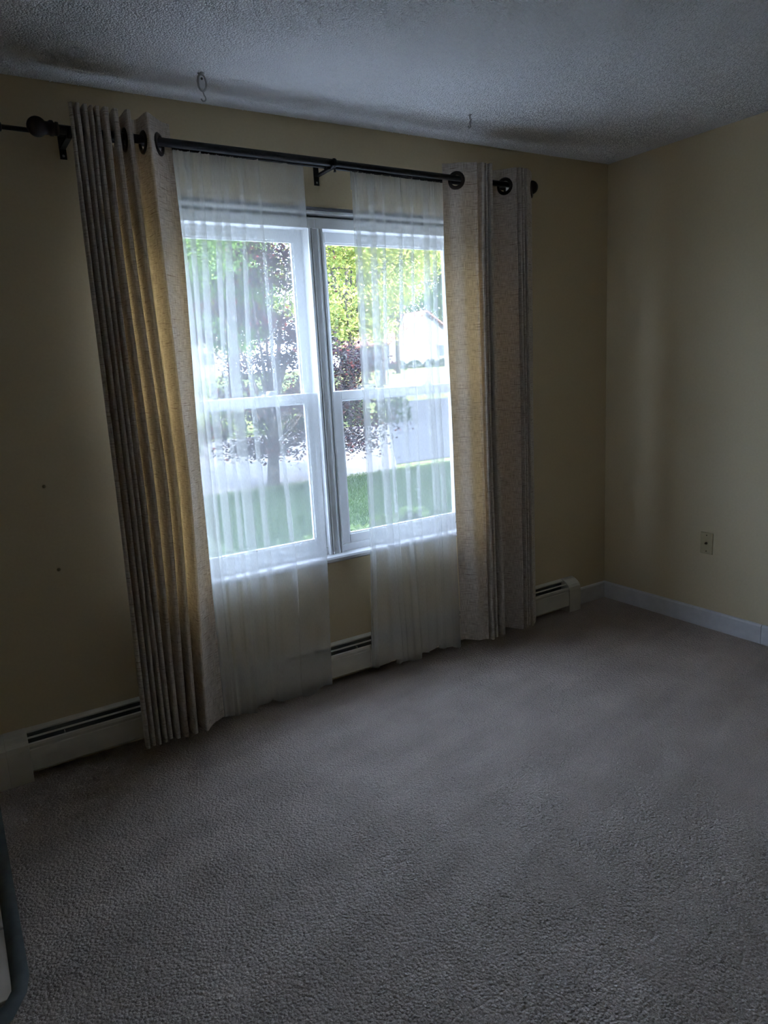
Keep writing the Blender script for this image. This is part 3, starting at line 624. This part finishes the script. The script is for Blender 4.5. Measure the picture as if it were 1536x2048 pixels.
tree(21.8, 37, 12.5, 3.7, M['leaf_yellow'], 24000, 0.22, 'yellow green tree beside the house with the red roof', group=None, low=0.36)
tree(29.0, 46, 13.0, 4.0, M['leaf_yellow'], 20000, 0.26, 'yellow green tree in front of the red roof', group=None, low=0.45)
tree(7.6, 36, 12.0, 3.8, M['leaf_green'], 22000, 0.21, 'tall green tree behind the purple maple', group='green trees behind the maple')
tree(-1.0, 31, 12.0, 3.8, M['leaf_green'], 20000, 0.21, 'tall green tree behind the purple maple', group='green trees behind the maple')
tree(13.0, 41, 12.0, 3.2, M['leaf_green'], 18000, 0.22, 'green tree between the maple and the yellow green tree', group=None)
tree(14.0, 52, 16.0, 5.0, M['leaf_green'], 16000, 0.30, 'tallest dark green tree standing far back', group=None)

for X, Y, hh in ((-9, 80, 22), (10, 80, 22), (28, 80, 23), (46, 80, 22), (64, 80, 22), (-18, 102, 27), (0.5, 102, 28), (19, 102, 29), (37, 102, 28), (55, 102, 28), (73, 102, 27)):
    tree(X, Y, hh, 6.4, M['leaf_green'], 13000, 0.62, 'big green tree in the distant tree line', low=0.06, group='distant tree line', trunk=0.3)

# japanese maple on the lawn edge
mp_ = empty('maple_tree', (1.80, 9.2, -0.6)); tag(mp_, 'dark purple japanese maple with thin spreading branches on the lawn', 'tree')
mt = MB(); mt.tube([(1.80, 9.2, -0.65), (1.84, 9.2, -0.1), (1.9, 9.2, 0.5), (2.05, 9.2, 1.2)], [0.12, 0.10, 0.09, 0.06], 10)
attach(mt.build('trunk', M['bark'], smooth=True), mp_)
bm_ = MB(); pts = []; red = []
EXTRA = [(3.3, 9.1, 1.75), (3.6, 9.3, 1.45), (3.35, 9.0, 1.15), (3.75, 9.2, 0.95), (3.5, 9.4, 0.65), (3.85, 9.1, 0.45), (3.6, 9.2, 0.2), (3.95, 9.3, 1.6)]
for k_ in range(34+len(EXTRA)):
    a = random.uniform(0, 6.283); rr_ = random.uniform(0.5, 1.55); zt_ = random.uniform(0.0, 3.7)
    if zt_ > 2.6: rr_ *= 0.75
    cx, cy = 2.25+rr_*math.cos(a)*1.12, 9.2+rr_*math.sin(a)*0.8
    if zt_ > 1.6: cx = min(cx, 2.3)
    if k_ >= 34: cx, cy, zt_ = EXTRA[k_-34]
    s0 = Vector((1.88, 9.2, random.uniform(0.0, 1.0))); e = Vector((cx, cy, zt_)); mid_ = s0.lerp(e, 0.5)+Vector((0, 0, 0.25))
    bm_.tube([s0, mid_, e], [0.032, 0.02, 0.006], 6)
    n_ = 620
    q = np.array([cx, cy, zt_]) + RNG.normal(size=(n_, 3))*np.array([0.30, 0.30, 0.09]); q[:, 2] -= 0.25*((q[:, 0]-cx)**2+(q[:, 1]-cy)**2)
    pts.append(q)
attach(bm_.build('branches', M['bark'], smooth=True), mp_)
foliage('foliage', np.vstack(pts), 0.065, M['leaf_maple'], mp_, up=0.9, flat=0.75)

def bush(name, X, Y, r_, h, m_, n, size, label, group=None, cat='shrub'):
    z0 = gz(Y); root = empty(name, (X, Y, z0)); tag(root, label, cat, group)
    d = RNG.normal(size=(n, 3)); d /= np.linalg.norm(d, axis=1)[:, None]; d *= RNG.uniform(0.75, 1.02, size=(n, 1)); d[:, 2] = np.abs(d[:, 2])
    foliage('foliage', d*np.array([r_, r_, h])+np.array([X, Y, z0]), size, m_, root, up=0.2)
    s = MB()
    for q in range(5):
        a = q*1.256; s.tube([(X, Y, z0-0.05), (X+0.5*r_*math.cos(a), Y+0.5*r_*math.sin(a), z0+0.75*h)], [0.03, 0.01], 6)
    attach(s.build('stems', M['bark'], smooth=True), root)
for i in range(6):
    bush('hedge_shrub', 3.4+i*1.62, 20.3+0.25*math.sin(i*2.1), 0.75, 1.15+0.12*math.sin(i*1.7), M['leaf_hedge'], 1500, 0.11, 'dark clipped shrub in the hedge row beyond the driveway', 'hedge row beyond the driveway')
bush('yellow_shrub', 1.9, 16.2, 0.85, 1.4, M['leaf_lime'], 2200, 0.12, 'rounded yellow green shrub at the driveway edge')
for i in range(6):
    bush('foundation_shrub', 29.4+i*1.72, 51.6+0.2*math.sin(i*3.0), 0.8, 0.75, M['leaf_hedge'], 900, 0.14, 'low dark shrub in front of the house with the red roof', 'shrubs along the far house')
for i, (X, Y) in enumerate(((0.80, 4.55), (1.40, 4.80), (0.2, 4.40), (2.0, 5.0))):
    bush('hosta_plant', X, Y, 0.24, 0.16, M['leaf_lime'], 120, 0.13, 'pale green leafy border plant below the window', 'border plants below the window', 'plant')

# grass blades on the part of the lawn that the window shows
nb = 60000; gx = RNG.uniform(-0.5, 7.5, nb); gy = RNG.uniform(4.2, 9.15, nb); hh = RNG.uniform(0.03, 0.075, nb); an = RNG.uniform(0, 6.283, nb); bw = 0.006
base = np.stack([gx, gy, np.full(nb, -0.602)], 1); side = np.stack([np.cos(an)*bw, np.sin(an)*bw, np.zeros(nb)], 1); lean = np.stack([RNG.normal(size=nb)*0.02, RNG.normal(size=nb)*0.02, hh], 1)
V = np.stack([base-side, base+side, base+lean], 1).reshape(-1, 3); me = bpy.data.meshes.new('grass'); me.vertices.add(3*nb); me.vertices.foreach_set('co', V.ravel().astype(np.float32))
me.loops.add(3*nb); me.loops.foreach_set('vertex_index', np.arange(3*nb, dtype=np.int32)); me.polygons.add(nb); me.polygons.foreach_set('loop_start', np.arange(0, 3*nb, 3, dtype=np.int32)); me.polygons.foreach_set('loop_total', np.full(nb, 3, dtype=np.int32)); me.update(); me.validate()
M['blade'] = leaf_mat('grass_blades', [(0.03, 0.06, 0.02), (0.055, 0.10, 0.03), (0.09, 0.14, 0.045)], 0.3); me.materials.append(M['blade'])
gr = bpy.data.objects.new('grass', me); COL.objects.link(gr); tag(gr, 'short green grass of the front lawn below the window', 'grass', kind='stuff')

# far houses
M['white_siding'] = noisy('white_clapboard', (0.13, 0.126, 0.122), (0.155, 0.15, 0.146), 10, 0.7)
M['red_roof'] = noisy('red_brown_shingles', (0.170, 0.065, 0.050), (0.225, 0.100, 0.075), 20, 0.9, 0.3, 0.02)
M['pane_dark'] = mat('far_window_glass', (0.025, 0.030, 0.040), 0.15)
M['garage'] = noisy('garage_door_grey', (0.240, 0.250, 0.270), (0.270, 0.280, 0.300), 6, 0.6)
def house(X, Y, w, d, hw, hr, roofm, label, rows):
    z0 = gz(Y)-0.05; root = empty('house', (X, Y, z0)); tag(root, label, 'house')
    wl_ = MB(); wl_.box(X-w/2, X+w/2, Y, Y+d, z0-0.6, z0+hw)
    n = len(wl_.v); wl_.v += [(X-w/2, Y, z0+hw), (X+w/2, Y, z0+hw), (X, Y, z0+hw+hr), (X-w/2, Y+d, z0+hw), (X+w/2, Y+d, z0+hw), (X, Y+d, z0+hw+hr)]; wl_.f += [(n, n+1, n+2), (n+3, n+5, n+4)]
    attach(wl_.build('wall', M['white_siding']), root)
    for sg in (-1, 1):
        ex = X+sg*(w/2+0.4); ez = z0+hw-0.4*hr/(w/2); s = MB()
        s.v = [(X, Y-0.4, z0+hw+hr+0.02), (ex, Y-0.4, ez+0.02), (ex, Y+d+0.4, ez+0.02), (X, Y+d+0.4, z0+hw+hr+0.02), (X, Y-0.4, z0+hw+hr+0.2), (ex, Y-0.4, ez+0.2), (ex, Y+d+0.4, ez+0.2), (X, Y+d+0.4, z0+hw+hr+0.2)]
        s.f = [(0, 1, 2, 3), (4, 7, 6, 5), (0, 4, 5, 1), (1, 5, 6, 2), (2, 6, 7, 3), (3, 7, 4, 0)]
        attach(s.build('roof', roofm), root)
    for nm, x, z, ww, hh in rows:
        if nm == 'garage_door':
            gd = attach(MB().box(x-ww/2, x+ww/2, Y-0.04, Y+0.05, z0+z, z0+z+hh).build('garage_door', M['garage']), root)
            for q in range(4): MB().box(x-ww/2+0.06, x+ww/2-0.06, Y-0.07, Y-0.04, z0+z+0.05+q*hh/4, z0+z+hh/4-0.05+q*hh/4).build('panel', M['garage'], gd).matrix_parent_inverse = gd.matrix_world.inverted()
        else:
            wd = attach(frame_rect(MB(), x-ww/2, x+ww/2, z0+z, z0+z+hh, 0.09, Y-0.06, Y+0.05).build('window', M['white_siding']), root)
            MB().box(x-ww/2+0.09, x+ww/2-0.09, Y-0.02, Y+0.02, z0+z+0.09, z0+z+hh-0.09).build('pane', M['pane_dark'], wd)
    return root
house(37.6, 54, 8.4, 9, 2.3, 2.7, M['red_roof'], 'white gabled house with red brown roof across the street', [('garage_door', 36.2, 0.0, 3.6, 2.0), ('window', 39.6, 0.8, 1.2, 1.2)])
house(13.0, 60, 13.0, 9, 2.8, 2.4, M['shingle'], 'long white house half hidden behind the purple maple', [('window', 8.0, 0.9, 1.4, 1.2), ('window', 13.0, 0.9, 2.0, 1.2), ('window', 18.0, 0.9, 1.4, 1.2)])
